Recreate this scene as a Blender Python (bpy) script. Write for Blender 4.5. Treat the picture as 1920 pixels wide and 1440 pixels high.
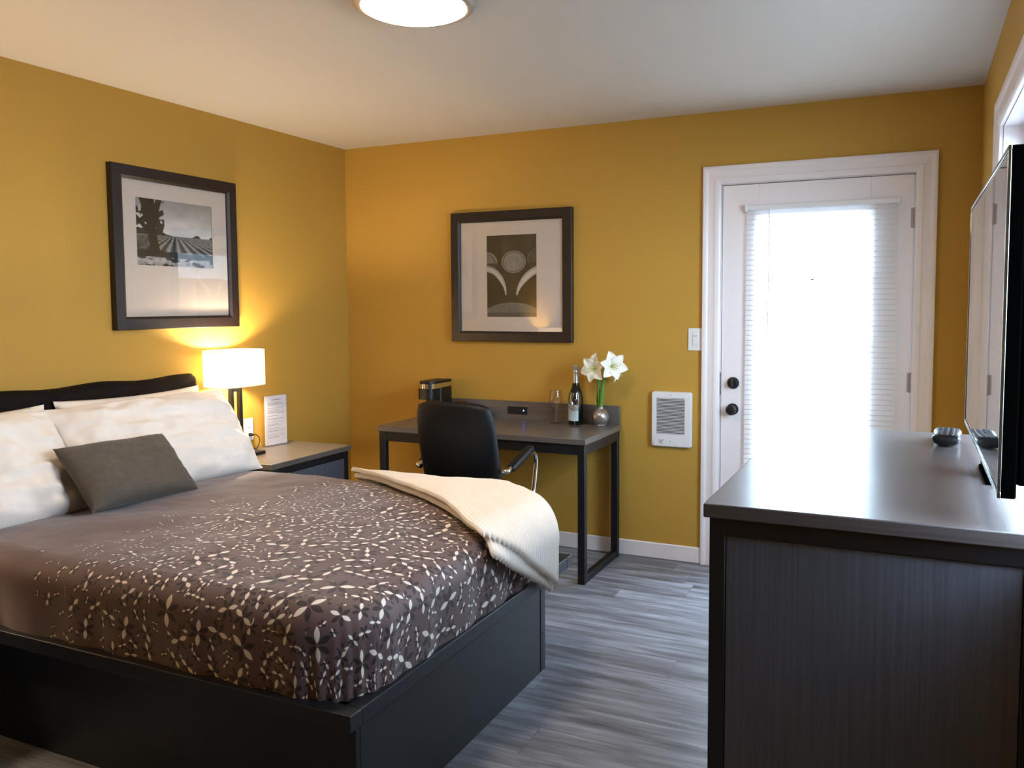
import bpy, bmesh, math, random
from mathutils import Vector, Matrix, noise
sc = bpy.context.scene
for o in list(bpy.data.objects): bpy.data.objects.remove(o)
col = sc.collection
PI = math.pi; R = math.radians
random.seed(7)

# ------------------------------------------------------------ camera
F_PX = 1549.56; YAW, PITCH, ROLL = R(24.545), R(-3.868), R(-0.274)
cam = bpy.data.cameras.new('camera'); camo = bpy.data.objects.new('camera', cam); col.objects.link(camo)
fw = Vector((-math.sin(YAW)*math.cos(PITCH), math.cos(YAW)*math.cos(PITCH), math.sin(PITCH)))
rt = Vector((math.cos(YAW), math.sin(YAW), 0)); up = rt.cross(fw)
r2 = rt*math.cos(ROLL)+up*math.sin(ROLL); u2 = -rt*math.sin(ROLL)+up*math.cos(ROLL)
m = Matrix((r2, u2, -fw)).transposed().to_4x4(); m.translation = (3.385, -4.4433, 1.4222)
camo.matrix_world = m
cam.sensor_fit = 'HORIZONTAL'; cam.sensor_width = 36; cam.lens = F_PX/1920*36
cam.shift_x = -44.33/1920; cam.shift_y = -41.99/1920; cam.clip_start = .02
sc.camera = camo

# ------------------------------------------------------------ light and exposure
sc.view_settings.view_transform = 'Standard'; sc.view_settings.look = 'None'
sc.view_settings.gamma = 1; sc.view_settings.use_curve_mapping = False
sc.view_settings.exposure = 0.68
W = bpy.data.worlds.new('world'); sc.world = W; W.use_nodes = True
W.node_tree.nodes['Background'].inputs[0].default_value = (.60, .80, 1, 1)
W.node_tree.nodes['Background'].inputs[1].default_value = 26.0
def portal(name, loc, rot, sx, sy):
    l = bpy.data.lights.new(name, 'AREA'); l.shape = 'RECTANGLE'; l.size = sx; l.size_y = sy
    l.cycles.is_portal = True
    o = bpy.data.objects.new(name, l); col.objects.link(o); o.location = loc; o.rotation_euler = rot
wt = W.node_tree; tcw = wt.nodes.new('ShaderNodeTexCoord'); sxw = wt.nodes.new('ShaderNodeSeparateXYZ'); rw = wt.nodes.new('ShaderNodeMapRange')
wt.links.new(tcw.outputs['Generated'], sxw.inputs[0]); wt.links.new(sxw.outputs[2], rw.inputs[0]); wt.links.new(rw.outputs[0], wt.nodes['Background'].inputs[1])
rw.inputs[1].default_value = -.30; rw.inputs[2].default_value = .05; rw.inputs[3].default_value = 3.0; rw.inputs[4].default_value = 23.0     # pale ground below, overcast sky above
portal('door_daylight_portal', (2.91, .10, 1.05), (R(-90), 0, 0), .6, 1.75)      # daylight comes in through the glazed door
portal('window_daylight_portal', (3.76, -1.94, 1.5), (0, R(90), 0), 1.1, 1.79)     # and the window behind the television
CEIL_W, LAMP_W = 41.0, 24.0

# ------------------------------------------------------------ material helpers
def rgb(h):
    h = h.lstrip('#'); c = [int(h[i:i+2], 16)/255 for i in (0, 2, 4)]
    return tuple(x/12.92 if x <= .04045 else ((x+.055)/1.055)**2.4 for x in c)+(1,)
class NT:
    def __init__(s, name):
        s.m = bpy.data.materials.new(name); s.m.use_nodes = True; s.t = s.m.node_tree
        s.t.nodes.clear(); s.out = s.t.nodes.new('ShaderNodeOutputMaterial')
    def n(s, typ, ins=None, **kw):
        nd = s.t.nodes.new('ShaderNode'+typ)
        for k, v in kw.items(): setattr(nd, k, v)
        for k, v in (ins or {}).items(): s.set(nd.inputs[k], v)
        return nd
    def set(s, sock, v):
        if hasattr(v, 'is_linked') or isinstance(v, bpy.types.NodeSocket): s.t.links.new(v, sock)
        else: sock.default_value = v
    def M(s, op, a, b=None, c=None, clamp=False):
        nd = s.t.nodes.new('ShaderNodeMath'); nd.operation = op; nd.use_clamp = clamp
        for i, v in enumerate((a, b, c)):
            if v is not None: s.set(nd.inputs[i], v)
        return nd.outputs[0]
    def mix(s, f, a, b):
        nd = s.t.nodes.new('ShaderNodeMix'); nd.data_type = 'RGBA'
        s.set(nd.inputs[0], f); s.set(nd.inputs[6], a); s.set(nd.inputs[7], b); return nd.outputs[2]
    def ramp(s, f, stops):
        nd = s.t.nodes.new('ShaderNodeValToRGB'); e = nd.color_ramp.elements
        while len(e) < len(stops): e.new(.5)
        for i, (p, c) in enumerate(stops): e[i].position = p; e[i].color = c if len(c) == 4 else tuple(c)+(1,)
        s.set(nd.inputs[0], f); return nd.outputs[0]
    def coord(s, kind='Object', scale=(1, 1, 1)):
        tc = s.n('TexCoord'); mp = s.n('Mapping', {0: tc.outputs[kind], 'Scale': scale}); return mp.outputs[0]
    def noise(s, vec, scale, detail=4, rough=.5):
        return s.n('TexNoise', {'Vector': vec, 'Scale': scale, 'Detail': detail, 'Roughness': rough}).outputs[0]
    def bump(s, h, strength=.2, dist=.002):
        return s.n('Bump', {'Height': h, 'Strength': strength, 'Distance': dist}).outputs[0]
    def pbr(s, base, rough=.5, **kw):
        nd = s.n('BsdfPrincipled', {'Base Color': base, 'Roughness': rough})
        for k, v in kw.items(): s.set(nd.inputs[k.replace('_', ' ')], v)
        s.t.links.new(nd.outputs[0], s.out.inputs[0]); return s.m
    def fin(s, sh): s.t.links.new(sh, s.out.inputs[0]); return s.m

def simple(name, c, rough=.5, var=.06, bump=.1, scale=60, **kw):
    t = NT(name); v = t.coord(); n = t.noise(v, scale)
    c = rgb(c) if isinstance(c, str) else c
    lo = tuple(x*(1-var) for x in c[:3])+(1,); hi = tuple(min(1, x*(1+var)) for x in c[:3])+(1,)
    return t.pbr(t.ramp(n, [(.3, lo), (.7, hi)]), rough, Normal=t.bump(n, bump, .001), **kw)

def wall_mat():
    t = NT('mustard_wall_paint'); v = t.coord()
    a = t.noise(v, 1.2, 2); b = t.noise(v, 180, 3)
    c = t.mix(a, rgb('#b88f3c'), rgb('#c09744'))
    return t.pbr(c, .62, Normal=t.bump(b, .25, .0012), Specular_IOR_Level=.25)
def ceil_mat():
    t = NT('ceiling_paint'); v = t.coord(scale=(1, .6, 1)); b = t.noise(v, 16, 5, .6)
    return t.pbr(rgb('#d2cbc1'), .8, Normal=t.bump(b, .32, .006))
def floor_mat():
    t = NT('grey_vinyl_planks'); tc = t.n('TexCoord'); sp = t.n('SeparateXYZ', {0: tc.outputs['Object']})
    x, y = sp.outputs[0], sp.outputs[1]
    row = t.M('FLOOR', t.M('DIVIDE', y, .18)); wn = t.n('TexWhiteNoise', {'W': row}, noise_dimensions='1D').outputs[0]
    xs = t.M('ADD', x, t.M('MULTIPLY', wn, 1.22)); pl = t.M('FLOOR', t.M('DIVIDE', xs, 1.22))
    idn = t.n('TexWhiteNoise', {'Vector': t.n('CombineXYZ', {0: row, 1: pl}).outputs[0]}, noise_dimensions='2D').outputs[0]
    gx = t.M('ADD', t.M('MULTIPLY', x, 1.0), t.M('MULTIPLY', idn, 30))
    gv = t.n('CombineXYZ', {0: gx, 1: t.M('MULTIPLY', y, 9), 2: idn}).outputs[0]
    g = t.noise(gv, 2.2, 6, .62); g2 = t.noise(t.n('CombineXYZ', {0: t.M('MULTIPLY', gx, 3), 1: t.M('MULTIPLY', y, 130)}).outputs[0], 1.0, 4, .6)
    f = t.M('ADD', t.M('MULTIPLY', g, .75), t.M('MULTIPLY', g2, .25))
    c = t.ramp(f, [(.3, rgb('#403f42')), (.47, rgb('#6f7077')), (.6, rgb('#8f929c')), (.75, rgb('#aeb3bf'))])
    hv = t.n('HueSaturation', {'Value': t.M('ADD', .9, t.M('MULTIPLY', idn, .2)), 'Color': c}).outputs[0]
    fy = t.M('FRACT', t.M('DIVIDE', y, .18)); fx = t.M('FRACT', t.M('DIVIDE', xs, 1.22))
    seam = t.M('MAXIMUM', t.M('LESS_THAN', fy, .012), t.M('LESS_THAN', fx, .0025))
    c2 = t.mix(t.M('MULTIPLY', seam, .35), hv, rgb('#3a3634'))
    rg = t.M('ADD', .36, t.M('MULTIPLY', g, .16))
    return t.pbr(c2, rg, Specular_IOR_Level=.35, Normal=t.bump(t.M('SUBTRACT', f, t.M('MULTIPLY', seam, .4)), .25, .0012))
def laminate(name, c1, c2, rough, axis='x', dens=90, spec=.5):
    t = NT(name); sc_ = {'x': (2, dens, dens), 'y': (dens, 2, dens), 'z': (dens, dens, 2)}[axis]
    v = t.coord(scale=sc_); n = t.noise(v, 1.4, 5, .65)
    return t.pbr(t.ramp(n, [(.3, rgb(c1)), (.7, rgb(c2))]), rough, Normal=t.bump(n, .08, .0006), Specular_IOR_Level=spec)

def duvet_mat():
    t = NT('duvet_leaf_print'); uv = t.n('UVMap', uv_map='UVMap').outputs[0]
    s = t.n('SeparateXYZ', {0: uv}); u, v = s.outputs[0], s.outputs[1]
    wob = t.M('MULTIPLY', t.M('SUBTRACT', t.noise(uv, 3.0, 2), .5), .28)
    g = t.M('DIVIDE', t.M('SUBTRACT', t.M('ADD', u, wob), .86), .55, clamp=True)
    masks = []; ring = None
    for spacing, off, rnd in ((.086, 0.0, .78), (.048, 17.3, .7)):
        p = t.n('VectorMath', {0: uv, 1: (1/spacing, 1/spacing, 0)}, operation='MULTIPLY').outputs[0]
        p = t.n('VectorMath', {0: p, 1: (off, off*.7, 0)}, operation='ADD').outputs[0]
        vo = t.n('TexVoronoi', {'Vector': p, 'Scale': 1.0, 'Randomness': rnd}, voronoi_dimensions='2D', feature='F1')
        ns = t.n('TexVoronoi', {'Vector': p, 'Scale': 1.0, 'Randomness': rnd}, voronoi_dimensions='2D', feature='N_SPHERE_RADIUS').outputs['Radius']
        d = t.n('VectorMath', {0: p, 1: vo.outputs['Position']}, operation='SUBTRACT').outputs[0]
        ds = t.n('SeparateXYZ', {0: d}); cs = t.n('SeparateColor', {0: vo.outputs['Color']})
        r = t.n('VectorMath', {0: d}, operation='LENGTH').outputs['Value']
        ph = t.M('ADD', t.M('ARCTAN2', ds.outputs[1], ds.outputs[0]), t.M('MULTIPLY', cs.outputs[0], 6.2832))
        k = t.M('ROUND', t.M('DIVIDE', ph, PI/3)); a = t.M('SUBTRACT', ph, t.M('MULTIPLY', k, PI/3))
        gs = t.M('ADD', .42, t.M('MULTIPLY', g, .60))
        L = t.M('MULTIPLY', t.M('MINIMUM', t.M('MULTIPLY', ns, 1.08), .56), gs)
        e1 = t.M('DIVIDE', t.M('SUBTRACT', t.M('MULTIPLY', r, t.M('COSINE', a)), t.M('MULTIPLY', L, .55)), t.M('MULTIPLY', L, .45))
        e2 = t.M('ABSOLUTE', t.M('DIVIDE', t.M('MULTIPLY', r, t.M('SINE', a)), t.M('MULTIPLY', L, .19)))
        ins = t.M('LESS_THAN', t.M('ADD', t.M('MULTIPLY', e1, e1), e2), 1.0)
        pres = t.M('LESS_THAN', cs.outputs[2], t.M('MULTIPLY', g, 2.6))
        petal = t.M('MULTIPLY', ins, pres)
        if ring is None: ring = t.M('GREATER_THAN', r, t.M('MULTIPLY', L, 1.0))
        else: petal = t.M('MULTIPLY', petal, ring)
        white = t.M('LESS_THAN', t.M('FLOORED_MODULO', k, 3.0), .5)
        masks.append((petal, white))
    base = t.mix(t.noise(t.coord('UV', (1, 1, 1)), 500, 2), rgb('#604b4a'), rgb('#6a5453'))
    cur = base
    for petal, white in reversed(masks):
        cur = t.mix(petal, cur, t.mix(white, rgb('#33272a'), rgb('#efe6dc')))
    w = t.noise(t.coord('UV'), 9, 3, .5)
    return t.pbr(cur, .6, Normal=t.bump(w, .25, .01), Sheen_Weight=.25, Specular_IOR_Level=.3)

MT = {}
MT['wall'] = wall_mat(); MT['ceiling'] = ceil_mat(); MT['floor'] = floor_mat()
MT['trim'] = simple('white_trim_gloss', '#ece5e6', .35, .01, .03, 30)
MT['white_plastic'] = simple('white_plastic', '#e4e3e4', .35, .01, .02)
MT['black_frame'] = simple('dark_espresso_frame', '#211a19', .38, .1, .05, 40)
MT['black_metal'] = simple('black_powder_coat', '#100f13', .45, .1, .05, 200)
MT['panel'] = laminate('charcoal_linear_panel', '#484c56', '#595e69', .5, 'z', 110)
MT['bed_panel'] = laminate('bed_dark_panel', '#0d1016', '#13171e', .5, 'z', 60)
MT['bed_side'] = simple('bed_side_black', '#0d0c0d', .45, .1, .03)
MT['desk_top'] = laminate('grey_laminate_top', '#57514d', '#6d6661', .3, 'x', 60)
MT['dresser_top'] = laminate('dresser_laminate_top', '#4a4444', '#565050', .26, 'x', 90)
MT['frame_wood'] = simple('picture_frame_wood', '#1f1412', .42, .2, .1, 25)
MT['mat_board'] = simple('mat_board', '#d0c5bc', .8, .01, .02)
MT['pillowcase'] = simple('white_cotton', '#f2e9e0', .85, .01, .2, 300, Sheen_Weight=.2)
MT['sheet'] = simple('white_sheet', '#e8e1d8', .85, .01, .2, 300)
MT['leather'] = simple('black_leather', '#0a0a0a', .5, .1, .3, 150, Specular_IOR_Level=.3)
MT['chrome'] = simple('chrome', '#dddddd', .08, .01, .0, Metallic=1.0)
MT['black_plastic'] = simple('black_plastic', '#0b0b0c', .42, .05, .05)
MT['tv_black'] = simple('tv_case_black', '#020202', .9, .05, .02, Specular_IOR_Level=0)
MT['bezel'] = simple('silver_bezel', '#8f9896', .2, .01, .0, Metallic=1.0)
MT['screen'] = simple('tv_screen_glass', '#030304', .03, .01, .0, Specular_IOR_Level=1.0, Coat_Weight=1.0, Coat_Roughness=.02, Coat_IOR=2.2)
MT['leafgreen'] = simple('stem_green', '#5d8a35', .5, .2, .1, 30)
MT['darkgreen'] = simple('leaf_dark_green', '#2d5a25', .45, .2, .1, 30)
MT['petal'] = simple('white_petal', '#f2efe2', .55, .03, .1, 60, Subsurface_Weight=.2, Subsurface_Radius=(.01, .01, .008))
MT['petal_throat'] = simple('green_throat', '#b9c56a', .5, .1)
MT['bottle'] = simple('dark_bottle_glass', '#0d120a', .06, .05, .0)
MT['foil'] = simple('silver_foil', '#c9ccd2', .3, .1, .6, 90, Metallic=.85)
MT['label'] = simple('pale_label', '#b9cad0', .6, .04)
MT['hinge'] = simple('hinge_metal', '#a89a96', .35, .1, Metallic=.6)
MT['rim'] = simple('satin_beige_metal', '#b5a596', .45, .03, .0, Metallic=.3)
MT['button'] = simple('rubber_button', '#3a3a40', .5, .05)
MT['paper'] = simple('paper', '#e8e4ea', .7, .01)
MT['ink'] = simple('ink', '#6a6670', .7, .01)
MT['dark_slot'] = simple('dark_slot', '#15110f', .6, .05)
MT['cup_brown'] = simple('brown_plastic_lid', '#4a2018', .4, .1)
MT['packet'] = simple('cream_packets', '#c9b7a0', .6, .1)
def fabric(name, c1, c2, sc_=260):
    t = NT(name); v = t.coord(); n = t.noise(v, sc_, 3, .7); n2 = t.noise(v, 40, 3)
    return t.pbr(t.ramp(t.M('ADD', t.M('MULTIPLY', n, .7), t.M('MULTIPLY', n2, .3)), [(.35, rgb(c1)), (.65, rgb(c2))]), .9, Normal=t.bump(n, .5, .002), Sheen_Weight=.15)
MT['cushion'] = fabric('taupe_tweed', '#4c443c', '#62584d')
MT['headboard'] = simple('headboard_fabric', '#150d0c', .8, .2, .3, 200, Specular_IOR_Level=.15)
MT['throw'] = fabric('cream_chenille', '#f4ece2', '#fbf6ef', 320)
MT['duvet'] = duvet_mat()
def vase_mat():
    t = NT('mercury_glass'); v = t.coord(); n = t.noise(v, 110, 4, .7)
    return t.pbr(t.ramp(n, [(.4, rgb('#8d8785')), (.62, rgb('#c4bfbd'))]), .28, Metallic=.8, Normal=t.bump(n, .5, .002))
MT['vase'] = vase_mat()
def thin_glass(name, refl=.06, tint=(1, 1, 1, 1), ior=1.45, rough=0.0):
    t = NT(name); fc = t.n('LayerWeight', {'Blend': .5}).outputs['Facing']; fr = t.M('ADD', .06, t.M('MULTIPLY', t.M('POWER', fc, 4.0), .8))
    tr = t.n('BsdfTransparent', {0: tint}).outputs[0]; gl = t.n('BsdfGlossy', {'Roughness': rough}).outputs[0]
    return t.fin(t.n('MixShader', {0: t.M('MULTIPLY', fr, refl), 1: tr, 2: gl}).outputs[0])
MT['pane'] = thin_glass('window_glass', 1.0); MT['picture_glass'] = thin_glass('picture_glass', 1.1)
MT['wine_glass'] = thin_glass('wine_glass_clear', 1.3, (.975, .975, .975, 1)); MT['acrylic'] = thin_glass('clear_acrylic', 1.2)
def emis(name, c, s):
    t = NT(name); return t.fin(t.n('Emission', {0: c, 1: s}).outputs[0])
MT['dome'] = emis('lit_ceiling_diffuser', (1, .80, .62, 1), CEIL_W)
MT['led'] = emis('blue_led', (.04, .12, 1, 1), 9)
def translucent(name, c, tr):
    t = NT(name); a = t.n('BsdfDiffuse', {0: c}).outputs[0]; b = t.n('BsdfTranslucent', {0: c}).outputs[0]
    return t.fin(t.n('MixShader', {0: tr, 1: a, 2: b}).outputs[0])
MT['shade'] = translucent('lamp_shade_linen', (.93, .88, .78, 1), .55)
MT['slat'] = translucent('vinyl_blind_slat', (.86, .86, .87, 1), .38)
def vcol(name, rough=.7):
    t = NT(name); return t.pbr(t.n('VertexColor', layer_name='print').outputs[0], rough)
MT['print'] = vcol('printed_photograph')

# ------------------------------------------------------------ mesh helpers
ORG = {}
class MB:
    def __init__(s): s.v = []; s.f = []; s.mi = []; s.uv = None
    def add(s, vs, fs, mi=0):
        b = len(s.v); s.v += [tuple(p) for p in vs]; s.f += [tuple(b+i for i in f) for f in fs]; s.mi += [mi]*len(fs); return s
    def box(s, a, b, mi=0, M=None):
        x0, y0, z0 = [min(p, q) for p, q in zip(a, b)]; x1, y1, z1 = [max(p, q) for p, q in zip(a, b)]
        vs = [Vector(p) for p in ((x0,y0,z0),(x1,y0,z0),(x1,y1,z0),(x0,y1,z0),(x0,y0,z1),(x1,y0,z1),(x1,y1,z1),(x0,y1,z1))]
        if M: vs = [M @ p for p in vs]
        return s.add(vs, [(3,2,1,0),(4,5,6,7),(0,1,5,4),(1,2,6,5),(2,3,7,6),(3,0,4,7)], mi)
    def tube(s, pts, r, n=12, mi=0, caps=True):
        pts = [Vector(p) for p in pts]; rr = r if isinstance(r, (list, tuple)) else [r]*len(pts)
        ref = None; rings = []
        for i, p in enumerate(pts):
            t = (pts[min(i+1, len(pts)-1)]-pts[max(i-1, 0)]).normalized()
            if ref is None: ref = t.orthogonal().normalized()
            ref = (ref-t*ref.dot(t)).normalized(); b = t.cross(ref)
            rings.append([p+(ref*math.cos(2*PI*k/n)+b*math.sin(2*PI*k/n))*rr[i] for k in range(n)])
        vs = [q for g in rings for q in g]
        fs = [(i*n+k, i*n+(k+1) % n, (i+1)*n+(k+1) % n, (i+1)*n+k) for i in range(len(pts)-1) for k in range(n)]
        if caps: fs += [tuple(reversed(range(n))), tuple(range((len(pts)-1)*n, len(pts)*n))]
        return s.add(vs, fs, mi)
    def lathe(s, prof, c=(0, 0, 0), n=40, mi=0, M=None, close=False):
        vs = []; fs = []; m_ = len(prof)
        for k in range(n):
            a = 2*PI*k/n
            for r, z in prof:
                p = Vector((r*math.cos(a), r*math.sin(a), z))
                vs.append((M @ p if M else p)+Vector(c))
        for k in range(n):
            k2 = (k+1) % n
            for i in range(m_-1 if not close else m_):
                j = (i+1) % m_
                fs.append((k*m_+i, k2*m_+i, k2*m_+j, k*m_+j))
        return s.add(vs, fs, mi)
    def prism(s, poly, axis, a, b, mi=0):
        def P(u, v, w): return {'x': (w, u, v), 'y': (u, w, v), 'z': (u, v, w)}[axis]
        n = len(poly)
        vs = [P(u, v, a) for u, v in poly]+[P(u, v, b) for u, v in poly]
        fs = [tuple(range(n))[::-1], tuple(range(n, 2*n))]+[(i, (i+1) % n, n+(i+1) % n, n+i) for i in range(n)]
        return s.add(vs, fs, mi)
    def grid(s, nu, nv, fn, mi=0, uvf=None):
        vs = [fn(i/nu, j/nv) for i in range(nu+1) for j in range(nv+1)]
        fs = [(i*(nv+1)+j, (i+1)*(nv+1)+j, (i+1)*(nv+1)+j+1, i*(nv+1)+j+1) for i in range(nu) for j in range(nv)]
        return s.add(vs, fs, mi)
    def build(s, name, mats, parent=None, bevel=0, smooth=True, angle=35, seg=2, mods=None, weld=False, solid=0):
        me = bpy.data.meshes.new(name); root = parent
        while root is not None and root.parent is not None: root = root.parent
        off = Vector(ORG.get(root.name, (0, 0, 0))) if root else Vector((0, 0, 0))
        me.from_pydata([tuple(Vector(p)-off) for p in s.v], [], s.f)
        if not isinstance(mats, (list, tuple)): mats = [mats]
        for m_ in mats: me.materials.append(MT[m_])
        bm = bmesh.new(); bm.from_mesh(me)
        if s.uv:
            lay = bm.loops.layers.uv.new('UVMap')
            for f in bm.faces:
                for l in f.loops: l[lay].uv = s.uv[l.vert.index]
        for f, i in zip(bm.faces, s.mi): f.material_index = i; f.smooth = smooth
        if weld: bmesh.ops.remove_doubles(bm, verts=bm.verts, dist=1e-5)
        bmesh.ops.recalc_face_normals(bm, faces=bm.faces)
        bm.to_mesh(me); bm.free()
        if smooth: me.set_sharp_from_angle(angle=R(angle))
        o = bpy.data.objects.new(name, me); col.objects.link(o)
        if parent: o.parent = parent
        if solid:
            md = o.modifiers.new('solid', 'SOLIDIFY'); md.thickness = solid; md.offset = 0
        if bevel:
            md = o.modifiers.new('bevel', 'BEVEL'); md.width = bevel; md.segments = seg; md.limit_method = 'ANGLE'; md.angle_limit = R(40)
        return o
def tag(o, label=None, cat=None, group=None, kind=None):
    if label: o['label'] = label
    if cat: o['category'] = cat
    if group: o['group'] = group
    if kind: o['kind'] = kind
    return o
def empty(name, loc, label=None, cat=None, group=None, kind=None, rz=0, local=False):
    o = bpy.data.objects.new(name, None); col.objects.link(o); o.location = loc; o.rotation_euler = (0, 0, rz)
    o.empty_display_size = .1
    if not local: ORG[o.name] = tuple(loc)
    return tag(o, label, cat, group, kind)
def copy_tree(o, parent=None):
    c = o.copy(); col.objects.link(c); c.parent = parent
    for ch in list(o.children): copy_tree(ch, c)
    return c
def sst(a, b, x):
    x = max(0, min(1, (x-a)/(b-a))); return x*x*(3-2*x)
def box(a, b): return MB().box(a, b)

# ------------------------------------------------------------ the room
XW, YF, H = 3.66, -5.3, 2.44
tag(box((-.12, YF-.12, -.1), (XW+.12, .12, 0)).build('floor', 'floor', smooth=False), kind='structure')
tag(box((-.12, YF-.12, H), (XW+.12, .12, H+.1)).build('ceiling', 'ceiling', smooth=False), kind='structure')
tag(box((-.12, YF-.12, 0), (0, .12, H)).build('wall_left', 'wall', smooth=False), kind='structure')
DX0, DX1, DZ = 2.445, 3.383, 2.058
b = MB(); b.box((0, 0, 0), (DX0, .12, H)); b.box((DX1, 0, 0), (XW, .12, H)); b.box((DX0, 0, DZ), (DX1, .12, H))
tag(b.build('wall_back', 'wall', smooth=False), kind='structure')
WY0, WY1, WZ0, WZ1 = -2.84, -1.05, .95, 2.05
b = MB(); b.box((XW, YF, 0), (XW+.12, WY0, H)); b.box((XW, WY1, 0), (XW+.12, .12, H))
for ya_, yb_ in ((WY0, WY1),): b.box((XW, ya_, 0), (XW+.12, yb_, WZ0)); b.box((XW, ya_, WZ1), (XW+.12, yb_, H))
tag(b.build('wall_right', 'wall', smooth=False), kind='structure')
tag(box((0, YF-.12, 0), (XW, YF, H)).build('wall_front', 'wall', smooth=False), kind='structure')
def bb(name, a, c):
    tag(box(a, c).build(name, 'trim', bevel=.006), kind='structure')
bb('baseboard_back', (0, -.014, 0), (2.356, 0, .09)); bb('baseboard_left', (0, YF, 0), (.014, -.014, .09))
bb('baseboard_right', (XW-.014, YF, 0), (XW, 0, .09)); 

# casings: moulded profile swept round three or four sides
CP = [(0, 0), (0, .012), (.012, .02), (.03, .021), (.036, .017), (.066, .017), (.074, .023), (.088, .025), (.095, .022), (.095, 0)]
def casing_door(name):
    b = MB(); w = .09
    path = [(DX0, 0), (DX0, DZ), (DX1, DZ), (DX1, 0)]; dirs = [(-1, 0), (-1, 1), (1, 1), (1, 0)]
    n = len(CP); vs = []
    for (x, z), (dx, dz) in zip(path, dirs):
        for o_, d_ in CP: vs.append((x+dx*o_, -d_, z+dz*o_))
    fs = [(i*n+k, i*n+(k+1) % n, (i+1)*n+(k+1) % n, (i+1)*n+k) for i in range(3) for k in range(n)]
    fs += [tuple(range(n)), tuple(range(3*n, 4*n))]
    b.add(vs, fs)
    # jamb lining and stop
    b.box((DX0, 0, 0), (DX0+.004, .12, DZ)); b.box((DX1-.004, 0, 0), (DX1, .12, DZ)); b.box((DX0, 0, DZ-.004), (DX1, .12, DZ))
    b.box((DX0, .050, 0), (DX0+.02, .064, DZ)); b.box((DX1-.02, .050, 0), (DX1, .064, DZ)); b.box((DX0, .050, DZ-.02), (DX1, .064, DZ)); b.box((DX0, .050, 0), (DX1, .09, .02))
    return tag(b.build(name, 'trim', bevel=.0015), kind='structure')
casing_door('trim_1')
def casing_window(name, y0, y1):
    b = MB(); path = [(y1, WZ0), (y1, WZ1), (y0, WZ1), (y0, WZ0)]; dirs = [(1, -1), (1, 1), (-1, 1), (-1, -1)]
    n = len(CP); vs = []
    for (y, z), (dy, dz) in zip(path, dirs):
        for o_, d_ in CP: vs.append((XW-d_, y+dy*o_, z+dz*o_))
    fs = [(i*n+k, i*n+(k+1) % n, ((i+1) % 4)*n+(k+1) % n, ((i+1) % 4)*n+k) for i in range(4) for k in range(n)]
    b.add(vs, fs)
    for a, c in (((XW, y0, WZ0), (XW+.12, y0+.004, WZ1)), ((XW, y1-.004, WZ0), (XW+.12, y1, WZ1)), ((XW, y0, WZ1-.004), (XW+.12, y1, WZ1)), ((XW, y0, WZ0), (XW+.12, y1, WZ0+.004))): b.box(a, c)
    return tag(b.build(name, 'trim', bevel=.0015), kind='structure')
def window(name, y0, y1, mullion):
    casing_window('trim_'+str(int(name[-1])+1), y0, y1)
    win = empty(name, (XW+.09, y0, WZ0), kind='structure')
    b = MB(); x0, x1 = XW+.07, XW+.11
    for a, c in (((x0, y0+.004, WZ0+.004), (x1, y0+.05, WZ1-.004)), ((x0, y1-.05, WZ0+.004), (x1, y1-.004, WZ1-.004)), ((x0, y0+.05, WZ0+.004), (x1, y1-.05, WZ0+.05)), ((x0, y0+.05, WZ1-.05), (x1, y1-.05, WZ1-.004))): b.box(a, c)
    if mullion: ym = (y0+y1)/2; b.box((x0, ym-.025, WZ0+.05), (x1, ym+.025, WZ1-.05))
    b.build('window_frame', 'trim', win, bevel=.003)
    box((XW+.088, y0+.05, WZ0+.05), (XW+.092, y1-.05, WZ1-.05)).build('window_pane', 'pane', win, smooth=False)
window('window_1', WY0, WY1, True)

# glazed entrance door
door = empty('door_1', (2.914, .025, 0), kind='structure')
LX0, LX1, LZ0, LZ1 = 2.452, 3.376, .01, 2.05; GX0, GX1, GZ0, GZ1 = 2.64, 3.18, .21, 1.884
dy0, dy1 = .004, .048
b = MB()
for a, c in (((LX0, dy0, LZ0), (GX0, dy1, LZ1)), ((GX1, dy0, LZ0), (LX1, dy1, LZ1)), ((GX0, dy0, LZ0), (GX1, dy1, GZ0)), ((GX0, dy0, GZ1), (GX1, dy1, LZ1))): b.box(a, c)
b.build('door_leaf', 'trim', door, bevel=.0015)
b = MB()
for a, c in (((GX0-.025, -.006, GZ0-.025), (GX0, .004, GZ1+.025)), ((GX1, -.006, GZ0-.025), (GX1+.025, .004, GZ1+.025)), ((GX0, -.006, GZ0-.025), (GX1, .004, GZ0)), ((GX0, -.006, GZ1), (GX1, .004, GZ1+.025))): b.box(a, c)
b.build('glazing_bead', 'trim', door, bevel=.002)
box((GX0, .024, GZ0), (GX1, .028, GZ1)).build('glass_pane', 'pane', door, smooth=False)
b = MB(); b.box((2.902, .012, GZ0), (2.918, .04, GZ1))
for k in range(1, 5): z = GZ0+(GZ1-GZ0)*k/5; b.box((GX0, .012, z-.008), (GX1, .04, z+.008))
b.build('muntin_grid', 'trim', door, bevel=.001)
MY = Matrix.Rotation(R(90), 3, 'X')       # lathe axis z -> -y
def lat(name, prof, c, mat, parent, M=MY, n=36):
    return MB().lathe(prof, c, n, M=M).build(name, mat, parent, angle=40)
k1 = lat('deadbolt', [(0, 0), (.031, 0), (.032, .006), (.028, .012), (.02, .014), (.019, .022), (0, .023)], (2.517, dy0, 1.005), 'black_metal', door)
MB().box((2.511, -.05, .985), (2.523, -.018, 1.025)).build('thumb_turn', 'black_metal', k1, bevel=.004)
lat('door_knob', [(0, 0), (.031, 0), (.031, .006), (.014, .009), (.012, .028), (.02, .034), (.027, .044), (.0275, .054), (.02, .062), (0, .064)], (2.515, dy0, .864), 'black_metal', door)
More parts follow.
